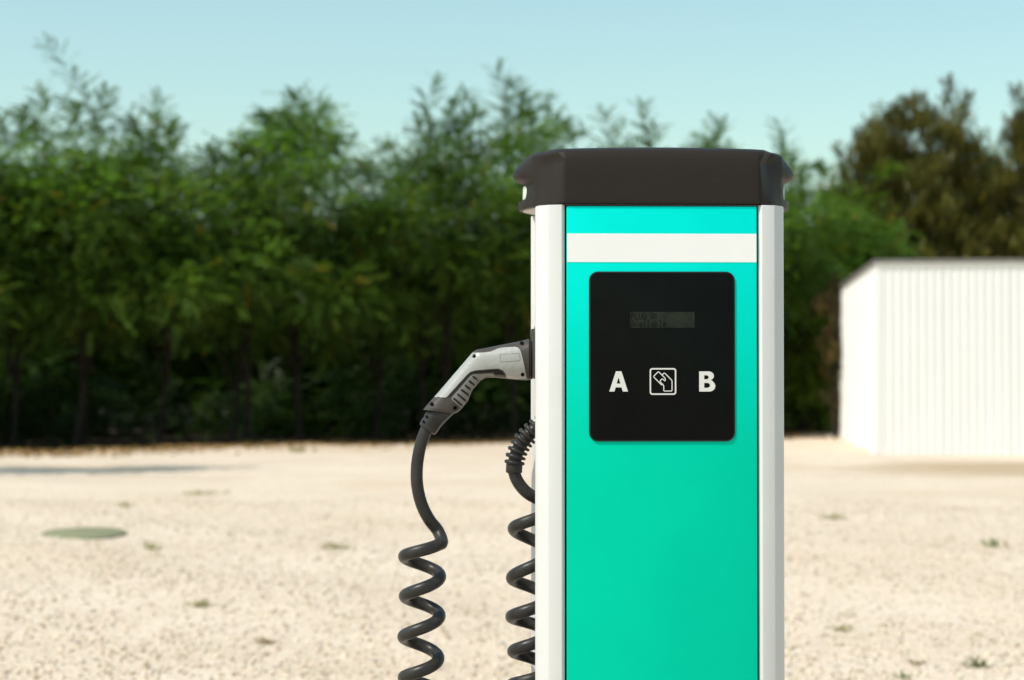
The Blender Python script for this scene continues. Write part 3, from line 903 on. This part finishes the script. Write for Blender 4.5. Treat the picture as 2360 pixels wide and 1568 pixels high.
# cap
def build_cap():
    Hc = 0.0845
    def lerp_tab(tab, z):
        for (a, b), (c, d) in zip(tab, tab[1:]):
            if z <= c:
                t = (z - a) / (c - a)
                return b + (d - b) * t
        return tab[-1][1]
    def sm(a, b, x):
        t = min(1, max(0, (x - a) / (b - a))); return t * t * (3 - 2 * t)
    xend = [(0.0, 0.2085), (0.004, 0.2100), (0.014, 0.2100), (0.042, 0.2090), (0.045, 0.2112), (0.0490, 0.2165), (0.0520, 0.2180), (0.0560, 0.2184), (0.0590, 0.2178), (0.0625, 0.2155), (0.0800, 0.1985), (0.0825, 0.1955), (Hc, 0.1880)]
    yfr = [(0.0, -0.0025), (0.003, -0.0034), (0.050, -0.0030), (0.060, -0.0022), (0.068, -0.0006), (0.073, 0.0016), (0.0765, 0.0040), (0.0795, 0.0120), (0.082, 0.0230), (Hc, 0.042)]
    zs = [0.0, 0.001, 0.003, 0.006, 0.010, 0.0125, 0.0135, 0.0145, 0.018, 0.024, 0.030, 0.036, 0.039, 0.042, 0.044, 0.046, 0.0485, 0.0515, 0.053, 0.0545, 0.056, 0.058, 0.061, 0.064, 0.066, 0.068, 0.070, 0.072, 0.074, 0.0755, 0.077, 0.0785, 0.080, 0.081, 0.082, 0.0833, Hc]
    def half_ring(z, sx):
        """points from the front middle round one end to the back middle"""
        fr = lerp_tab(yfr, z); xe = lerp_tab(xend, z)
        top = sm(0.060, 0.0845, z); zt = min(1.0, z / 0.07)
        # plan outline: front, two chamfers, bowed end
        c = [(0.0, fr), (0.05, fr), (0.10, fr), (0.135, fr), (0.1455, fr + 0.0004),
             (0.1500 - 0.003 * zt + 0.010 * top, fr + 0.0028), (0.1675 - 0.009 * zt + 0.012 * top, fr + 0.0215 + 0.008 * zt), (0.1725 - 0.008 * zt + 0.014 * top, fr + 0.0285 + 0.008 * zt), (0.1890 + 0.002 * top, fr + 0.0600)]
        c = [(min(q[0], xe - 0.0006 * (9 - i_)), q[1]) for i_, q in enumerate(c)]
        out = []
        for i in range(len(c) - 1):
            n = 4 if i < 4 else 5
            for k_ in range(n):
                t = k_ / n
                out.append((c[i][0] + (c[i + 1][0] - c[i][0]) * t, c[i][1] + (c[i + 1][1] - c[i][1]) * t))
        # bowed end from (xs, ys) to the middle of the end
        xs, ys = c[-1]
        xs = min(xs, xe - 0.002)
        n = 16
        for k_ in range(n + 1):
            t = k_ / n
            y = ys + (YC - ys) * t
            x = xs + (xe - xs) * math.sin(t * math.pi / 2)
            # scoop with a crisp rim below the lip
            arch = 0.046 - 0.0 * t
            inz = sm(0.0125, 0.0145, z) * (1 - sm(0.040, 0.046, z))
            iny = sm(0.02, 0.11, t)
            x -= 0.0072 * inz * iny
            out.append((x, y))
        full = out[:]
        mirror = [(x, DEP - y) for x, y in out[:-1]][::-1]
        return [(sx * x, y) for x, y in full + mirror]
    rings = []
    for z in zs:
        right = half_ring(z, 1)
        left = half_ring(z, -1)[::-1]
        crown_z = z
        ring = []
        for (x, y) in right[:-1] + left[:-1]:
            bow = 0.0045 * (1 - (x / 0.2) ** 2) * sm(0.062, Hc, z)      # slightly crowned top
            ring.append((x, y, CAPZ + crown_z + bow))
        rings.append(ring)
    n = len(rings[0])
    v = [p for r_ in rings for p in r_]
    f = []
    for i in range(len(rings) - 1):
        for k_ in range(n):
            f.append((i * n + k_, i * n + (k_ + 1) % n, (i + 1) * n + (k_ + 1) % n, (i + 1) * n + k_))
    f.append(tuple(range(n))[::-1])
    f.append(tuple(range((len(rings) - 1) * n, len(rings) * n)))
    cap = new_obj('cap', mesh_py('cap', v, f, True, 55), M_CAP, station)
    tag(cap, 'charcoal textured plastic cap with scooped ends')
    # pale underside plate set inside the rim
    r0 = rings[0]
    m0 = [(p[0] * 0.972, YC + (p[1] - YC) * 0.86) for p in r0]
    new_obj('underside_plate', prism_xy('underside_plate', m0, CAPZ - 0.0012, CAPZ + 0.001), M_SOFFIT, cap)
    # light in each scoop, following the bowed end
    for sx in (-1, 1):
        lens = []
        nz, ny = 8, 10
        vv, ff = [], []
        outline = round_rect(-0.031, 0.031, CAPZ + 0.0155, CAPZ + 0.0365, 0.0100, 5)
        ptsb = []
        ysr, xsr, xer = -0.008 + 0.060, 0.189, 0.2095
        def surf(dy, off):
            t = 1 - abs(dy) / (YC - ysr)
            return xsr + (xer - xsr) * math.sin(max(0, t) * math.pi / 2) - 0.0072 + off
        loops = []
        for (off, k_) in ((-0.002, 1.0), (0.0002, 1.0), (0.0006, 0.94)):
            zc = CAPZ + 0.0260
            loops.append([(sx * surf(q[0] * k_, off), YC + q[0] * k_, zc + (q[1] - zc) * k_) for q in outline])
        nn = len(outline)
        for lp in loops: vv += lp
        for i in range(2):
            for k_ in range(nn): ff.append((i * nn + k_, i * nn + (k_ + 1) % nn, (i + 1) * nn + (k_ + 1) % nn, (i + 1) * nn + k_))
        # curved face as strips between the two halves of the outline
        last = loops[2]
        order = sorted(range(nn), key=lambda i: (round(last[i][1], 5), last[i][2]))
        half = nn // 2
        start = 2 * nn
        up_ = [i for i in range(nn) if last[i][2] >= zc]; lo_ = [i for i in range(nn) if last[i][2] < zc]
        up_.sort(key=lambda i: last[i][1]); lo_.sort(key=lambda i: last[i][1])
        # add subdivisions along y so that the face follows the curve
        steps = 14
        ymin, ymax = min(p[1] for p in last), max(p[1] for p in last)
        def zat(side, y):
            s_ = [(last[i][1], last[i][2]) for i in side]
            for (a, b), (c, d) in zip(s_, s_[1:]):
                if a <= y <= c: return b + (d - b) * ((y - a) / (c - a) if c > a else 0)
            return s_[0][1] if y < s_[0][0] else s_[-1][1]
        b0 = len(vv)
        for j in range(steps + 1):
            y = ymin + (ymax - ymin) * j / steps
            X = sx * surf(y - YC, 0.0006)
            vv += [(X, y, zat(lo_, y)), (X, y, zat(up_, y))]
        for j in range(steps):
            a = b0 + 2 * j
            ff.append((a, a + 2, a + 3, a + 1))
        new_obj('indicator_light', mesh_py('indicator_light', vv, ff, True, 50), M_LENS, cap)
build_cap()

# ------------------------------------------------------------------ socket on the left side, plug and coiled cable
PD = ST_Y + YC                                  # distance of the plug's plane
def S(x, y, dy=0.0):                            # picture position (2360 px wide) -> station space in that plane
    return Vector(((x - CX) / FPX * PD - 0.2155, YC + dy, CAM_H + (HZ - y) / FPX * PD))
def Zm(zx, zy):                                 # crop of the plug (origin 1500,1260, 2.614 px per photo px)
    p = S((1500 + zx / 2.614) / 1.7356, (1260 + zy / 2.614) / 1.7356)
    return (p.x, p.z)

sx0 = Zm(1612, 200)[0]
zt, zb_ = Zm(0, 160)[1], Zm(0, 668)[1]
sock = new_obj('socket', prism_xz('socket', round_rect(sx0, -0.147, zb_, zt, 0.004, 3), YC - 0.043, YC + 0.043, 0.003, 2), M_SHELL, station)
tag(sock, 'dark socket housing holding the plug')
new_obj('hinge', box('hinge', sx0 - 0.0015, -0.17, YC - 0.030, YC + 0.030, zt - 0.010, zt + 0.0015, 0.0012), M_SHELL, sock)
v, f = sweep([(sx0 + 0.006, YC - 0.028, zt + 0.001), (sx0 + 0.006, YC - 0.028, zt + 0.005)], 0.004, 12)
new_obj('bolt', bevel_mesh(mesh_py('bolt', v, f), 0.0008), M_STEEL, sock)

cable = empty('charging_cable', (ST_X, ST_Y, 0), ST_YAW)
tag(cable, 'black coiled charging cable with grey plug hanging at the left side of the post', 'cable')

# plug body: stations along the handle, top and bottom edge from the outline, half thickness
STN = [((1578, 252), (1578, 682), 0.0300, 2.5), ((1500, 272), (1520, 682), 0.0295, 2.4), ((1380, 296), (1420, 674), 0.0285, 2.4), ((1240, 324), (1310, 664), 0.0270, 2.3),
       ((1120, 348), (1215, 652), 0.0250, 2.3), ((1035, 364), (1130, 655), 0.0235, 2.5), ((1000, 384), (1080, 680), 0.0225, 2.4), ((960, 430), (1040, 728), 0.0215, 2.4),
       ((890, 512), (992, 780), 0.0210, 2.4), ((800, 616), (968, 838), 0.0215, 2.4), ((715, 716), (942, 900), 0.0220, 2.4), ((630, 815), (900, 952), 0.0222, 2.4),
       ((560, 893), (872, 984), 0.0222, 2.4), ((500, 962), (852, 1006), 0.0222, 2.5), ((480, 988), (812, 1030), 0.0205, 2.6)]
def section_ring(top, bot, ht, ex, n=32, shrink=1.0):
    t, b = Vector(Zm(*top)), Vector(Zm(*bot))
    c, h = (t + b) / 2, (t - b) / 2
    out = []
    for i in range(n):
        a = 2 * math.pi * i / n
        ca, sa = math.cos(a), math.sin(a)
        u = math.copysign(abs(ca) ** (2 / ex), ca) * shrink; w = math.copysign(abs(sa) ** (2 / ex), sa) * shrink
        p = c + h * u
        out.append((p.x, YC - ht * w, p.y))
    return out
def loft(rings, smooth=True, ang=45, name='loft'):
    n = len(rings[0]); v = [p for r_ in rings for p in r_]; f = []
    for i in range(len(rings) - 1):
        for k_ in range(n): f.append((i * n + k_, i * n + (k_ + 1) % n, (i + 1) * n + (k_ + 1) % n, (i + 1) * n + k_))
    f.append(tuple(range(n))[::-1]); f.append(tuple(range((len(rings) - 1) * n, len(rings) * n)))
    return mesh_py(name, v, f, smooth, ang)
def refine(st, k=4):
    out = []
    for (t0, b0, h0, e0), (t1, b1, h1, e1) in zip(st, st[1:]):
        for i in range(k):
            s = i / k
            out.append((tuple(Vector(t0).lerp(Vector(t1), s)), tuple(Vector(b0).lerp(Vector(b1), s)), h0 + (h1 - h0) * s, e0 + (e1 - e0) * s))
    return out + [st[-1]]
rings = [section_ring(*s, n=64) for s in refine(STN)]
rings.append(section_ring(STN[-1][0], STN[-1][1], 0.0185, 2.6, n=64, shrink=0.93))
body = new_obj('plug_body', loft(rings, name='plug_body'), M_SHELL, cable)
# half thickness of the body at a point of its plane
def thick(zx, zy):
    best = (1e9, 0.0)
    p = Vector((zx, zy))
    for (t0, b0, h0, e0), (t1, b1, h1, e1) in zip(STN, STN[1:]):
        for k_ in range(7):
            s = k_ / 6
            t = Vector(t0) * (1 - s) + Vector(t1) * s; b = Vector(b0) * (1 - s) + Vector(b1) * s
            d = t - b
            u = (p - (t + b) / 2).dot(d) / d.length_squared * 2
            q = (t + b) / 2 + d * u / 2
            dist = (p - q).length
            if dist < best[0] - 1e-6:
                hh = h0 * (1 - s) + h1 * s; ee = e0 * (1 - s) + e1 * s
                best = (dist, hh * max(0.0, 1 - min(1.0, abs(u)) ** ee) ** (1 / ee))
    return best[1]
def shell_patch(name, poly, off, inset=0.003, step=16, side=-1):
    """plate lying on the body surface, raised by off, with turned-in edges"""
    P = [Vector(q) for q in poly]
    ring = []
    for a, b in zip(P, P[1:] + P[:1]):
        n = max(1, int((b - a).length / step))
        ring += [a.lerp(b, i / n) for i in range(n)]
    nb = len(ring)
    def inside(p):
        c = False
        for a, b in zip(ring, ring[1:] + ring[:1]):
            if (a.y > p.y) != (b.y > p.y) and p.x < (b.x - a.x) * (p.y - a.y) / (b.y - a.y) + a.x: c = not c
        return c
    xs0, xs1 = min(p.x for p in ring), max(p.x for p in ring); ys0, ys1 = min(p.y for p in ring), max(p.y for p in ring)
    inner = []
    y = ys0 + step / 2
    while y < ys1:
        x = xs0 + step / 2
        while x < xs1:
            q = Vector((x, y))
            if inside(q) and min((q - r_).length for r_ in ring) > step * 0.55: inner.append(q)
            x += step
        y += step
    pts, _, faces, *_ = delaunay_2d_cdt(ring + inner, [(i, (i + 1) % nb) for i in range(nb)], [list(range(nb))], 1, 1e-5)
    v, f = [], []
    for q in pts:
        X, Z = Zm(q.x, q.y); v.append((X, YC + side * (thick(q.x, q.y) + off), Z))
    f = [tuple(t) for t in faces]
    b = len(v)
    for q in ring:
        X, Z = Zm(q.x, q.y); v.append((X, YC + side * max(0.0005, thick(q.x, q.y) - inset), Z))
    for i in range(nb): f.append((i, (i + 1) % nb, b + (i + 1) % nb, b + i))
    return mesh_py(name, v, f, True, 40)
PANEL = [(1000, 412), (1012, 396), (1110, 394), (1180, 385), (1260, 350), (1300, 342), (1430, 335), (1460, 343), (1480, 362), (1492, 390), (1520, 500), (1553, 668), (1440, 668), (1345, 658),
         (1335, 615), (1305, 580), (1260, 562), (1180, 566), (1020, 580), (970, 595), (930, 630), (725, 855), (710, 862), (622, 853)]
GRIP = [(968, 638), (1000, 621), (1130, 613), (1195, 612), (1222, 630), (1236, 654), (1130, 655), (1070, 690), (1030, 740), (988, 785), (968, 836), (945, 897), (880, 976), (778, 884), (774, 868), (785, 850)]
for side in (-1, 1):
    new_obj('plug_cover', shell_patch('plug_cover', PANEL, 0.0011, side=side), M_PLUGW, body)
    new_obj('grip', shell_patch('grip', GRIP, 0.0009, side=side), M_GRIP, body)
    GROOVE = [(962, 612), (1010, 592), (1180, 577), (1258, 574), (1296, 590), (1322, 622), (1331, 650), (1250, 650), (1236, 628), (1205, 601), (1120, 602), (998, 610), (960, 630), (770, 846), (742, 862)]
    new_obj('grip_surround', shell_patch('grip_surround', GROOVE, 0.0004, side=side), M_DARK, body)
# the light cover wraps over the edge of the body
body.data.materials.append(M_PLUGW)
pv = [Vector(Zm(*q)) for q in [(975, 395)] + PANEL[1:-1] + [(590, 848)]]
for p in body.data.polygons:
    q = Vector((p.center.x, p.center.z)); c = False
    for a, b in zip(pv, pv[1:] + pv[:1]):
        if (a.y > q.y) != (b.y > q.y) and q.x < (b.x - a.x) * (q.y - a.y) / (b.y - a.y) + a.x: c = not c
    if c and abs(p.center.y - YC) < 0.013: p.material_index = 1
# grip slots: raised dark pills, the shade inside the slots painted as colour
for (a, b) in (((800, 873), (888, 948)), ((840, 828), (928, 903)), ((880, 783), (955, 840)), ((920, 737), (976, 786)), ((960, 691), (1012, 737)), ((1000, 646), (1052, 690))):
    d = (Vector(b) - Vector(a)).normalized(); nrm = Vector((-d.y, d.x))
    A, B = Vector(a), Vector(b)
    lens_ = [A + nrm * 11, A - d * 9 + nrm * 6, A - d * 11, A - d * 9 - nrm * 6, A - nrm * 11, B - nrm * 11, B + d * 4, B + nrm * 11]
    for side in (-1, 1):
        new_obj('grip_slot_shade', shell_patch('grip_slot_shade', [tuple(q) for q in lens_], 0.0012, step=12, side=side), M_BEZEL, body)
def disc_on(name, zx, zy, r_px, off, m):
    poly = [(zx + r_px * math.cos(2 * math.pi * i / 14), zy + r_px * math.sin(2 * math.pi * i / 14)) for i in range(14)]
    for side in (-1, 1):
        new_obj(name, shell_patch(name, poly, off, step=12, side=side), m, body)
for (a, b) in ((1503, 295), (1006, 430), (1510, 624), (569, 928), (812, 970)):
    disc_on('screw_hole_shade', a, b, 20, 0.0015, M_BLACK)  # raised black discs paint the shade inside the screw holes
PLATE = [(1283, 426), (1292, 419), (1465, 409), (1476, 416), (1481, 470), (1474, 478), (1294, 491), (1282, 486)]
PLATE_O = [(1272, 424), (1288, 411), (1466, 401), (1482, 412), (1487, 472), (1478, 484), (1292, 498), (1276, 490)]
for side in (-1, 1):
    new_obj('plate_recess', shell_patch('plate_recess', PLATE_O, 0.0012, step=14, side=side), M_GRIP, body)
    new_obj('name_plate', shell_patch('name_plate', PLATE, 0.0014, step=14, side=side), M_PLUGW, body)
# collars between plug and socket
def collar(z0, z1, t, b, ht, name):
    rr = [section_ring((z0, t), (z0, b), ht * 0.985, 2.6, shrink=0.985), section_ring((z0 + 4, t), (z0 + 4, b), ht, 2.6), section_ring((z1 - 4, t), (z1 - 4, b), ht, 2.6), section_ring((z1, t), (z1, b), ht * 0.985, 2.6, shrink=0.985)]
    return loft(rr, name=name)
new_obj('collar', collar(1572, 1592, 256, 676, 0.0305, 'collar'), M_DARK, body)
new_obj('collar', collar(1586, 1600, 262, 680, 0.0300, 'collar'), M_SHELL, body)
new_obj('collar', collar(1598, 1616, 268, 672, 0.0290, 'collar'), M_DARK, body)
# cable gland
GL = [((508, 1012), (800, 1026), 0.0175, 2.3), ((500, 1030), (780, 1046), 0.0178, 2.3), ((487, 1062), (735, 1090), 0.0175, 2.3), ((470, 1082), (700, 1125), 0.0170, 2.2), ((452, 1112), (660, 1170), 0.0165, 2.2), ((443, 1132), (634, 1212), 0.0160, 2.2), ((446, 1146), (606, 1246), 0.0150, 2.2), ((466, 1160), (584, 1250), 0.0120, 2.2)]
gland = new_obj('cable_gland', loft([section_ring(*s) for s in GL], name='cable_gland'), M_RUBBER, cable)
STN_KEEP = STN
STN = GL
for poly in ([(500, 1060), (512, 1042), (536, 1062), (526, 1082)], [(466, 1112), (478, 1094), (502, 1112), (492, 1132)]):
    new_obj('vent_slot_shade', shell_patch('vent_slot_shade', poly, 0.0008, step=12), M_BLACK, gland)  # raised black patch paints the shade inside a slot
for poly in ([(560, 1070), (570, 1060), (680, 1120), (672, 1130)], [(530, 1130), (540, 1120), (632, 1180), (625, 1192)]):
    new_obj('rib', shell_patch('rib', poly, 0.0012, step=12), M_RUBBER, gland)
STN = STN_KEEP

# the cable itself: straight drop, first coil, loop below, second coil, strain relief boot
RC = 0.0096
K = 0.675e-3
pre = [S(986, 972), S(977, 990), S(964, 1025), S(956, 1070), S(956, 1115), S(966, 1160), S(984, 1197, 0.004), S(1003, 1222, 0.010)]
pts = list(pre)
def helix(cx_, R_px, table, th0, th1, per=14):
    """table: (turn, picture y); angle 0 = right, going towards the viewer, then left"""
    out = []
    n = int((th1 - th0) * per)
    for i in range(n + 1):
        t = th0 + (th1 - th0) * i / n
        for (a, b), (c, d) in zip(table, table[1:]):
            if t <= c + 1e-9:
                y = b + (d - b) * (t - a) / (c - a); break
        else:
            y = table[-1][1]
        rr = R_px + 8 * max(0, 1 - t * 2.2) if cx_ < 1000 else R_px
        rr += 1.6 * math.sin(4.1 * t + cx_) ; y += 2.2 * math.sin(2.7 * t + cx_)
        p = S(cx_ + 2.0 * math.sin(1.9 * t) + rr * math.cos(2 * math.pi * t), y)
        p.y = YC - R_px * K * math.sin(2 * math.pi * t)
        out.append(p)
    return out
t1 = [(0.0, 1246), (0.5, 1279), (1.0, 1325), (1.5, 1372), (2.0, 1419), (2.5, 1465), (3.0, 1511), (3.5, 1556), (9.0, 2040)]
pts += helix(967, 40.5, t1, 0.03, 8.5)
z_low = pts[-1].z
t2 = [(0.0, 1172), (0.5, 1218), (1.5, 1330), (2.5, 1418), (3.5, 1500), (4.5, 1572), (5.5, 1640), (10.0, 1930)]
h2 = helix(1215, 40.5, t2, 0.02, 9.5)
a, b = pts[-1], h2[-1]
loop = [a + Vector((-0.0, 0.012, -0.05)), a + Vector((0.03, 0.01, -0.12)), (a + b) / 2 + Vector((0, 0, -0.20)), b + Vector((-0.035, 0.01, -0.13)), b + Vector((0.0, 0.012, -0.05))]
pts += loop + h2[::-1]
pts += [S(1250, 1160, 0.008), S(1232, 1149, 0.004), S(1210, 1136), S(1192, 1117), S(1181, 1096), S(1178, 1078)]
path = catmull(pts, 3)
v, f = sweep(path, RC, 18)
new_obj('cable', mesh_py('cable', v, f, True, 60), M_RUBBER, cable)
boot_pts = catmull([S(1254, 972), S(1236, 983), S(1214, 1000), S(1196, 1021), S(1184, 1046), S(1179, 1070), S(1178, 1090)], 12)
L_ = [0.0]
for p, q in zip(boot_pts, boot_pts[1:]): L_.append(L_[-1] + (q - p).length)
tot = L_[-1]
def at_len(s):
    for i in range(len(L_) - 1):
        if s <= L_[i + 1]:
            t = (s - L_[i]) / (L_[i + 1] - L_[i]); return boot_pts[i].lerp(boot_pts[i + 1], t)
    return boot_pts[-1]
sp, rp = [], []
core = [at_len(tot * i / 60) for i in range(61)]
v, f = sweep(core, [0.0104 if i < 50 else 0.0108 for i in range(61)], 18)
boot = new_obj('strain_relief', mesh_py('strain_relief', v, f, True), M_RUBBER, cable)
def band(s0, s1, r, name, edge_r=0.0008):
    ss = [s0, s0 + edge_r, s1 - edge_r, s1]
    path_ = [at_len(s) for s in ss]
    v, f = sweep(path_, [r - edge_r * 1.2, r, r, r - edge_r * 1.2], 22)
    return mesh_py(name, v, f, True, 50)
nb = 9
for i in range(nb):
    s = tot * (0.10 + 0.735 * i / (nb - 1))
    me = band(s - 0.0027, s + 0.0027, 0.0168 - 0.0010 * (i / nb), 'fin', 0.0013)
    new_obj('fin', me, M_RUBBER, boot)
new_obj('end_collar', band(tot - 0.0165, tot - 0.0005, 0.0128, 'end_collar', 0.0012), M_RUBBER, boot)
c0 = at_len(0.0)
v, f = sweep([Vector((-0.1476, c0.y, c0.z + 0.012)), Vector((-0.166, c0.y, c0.z + 0.004)), at_len(tot * 0.05)], [0.022, 0.021, 0.0175], 20)
new_obj('inlet_nut', mesh_py('inlet_nut', v, f, True), M_RUBBER, boot)
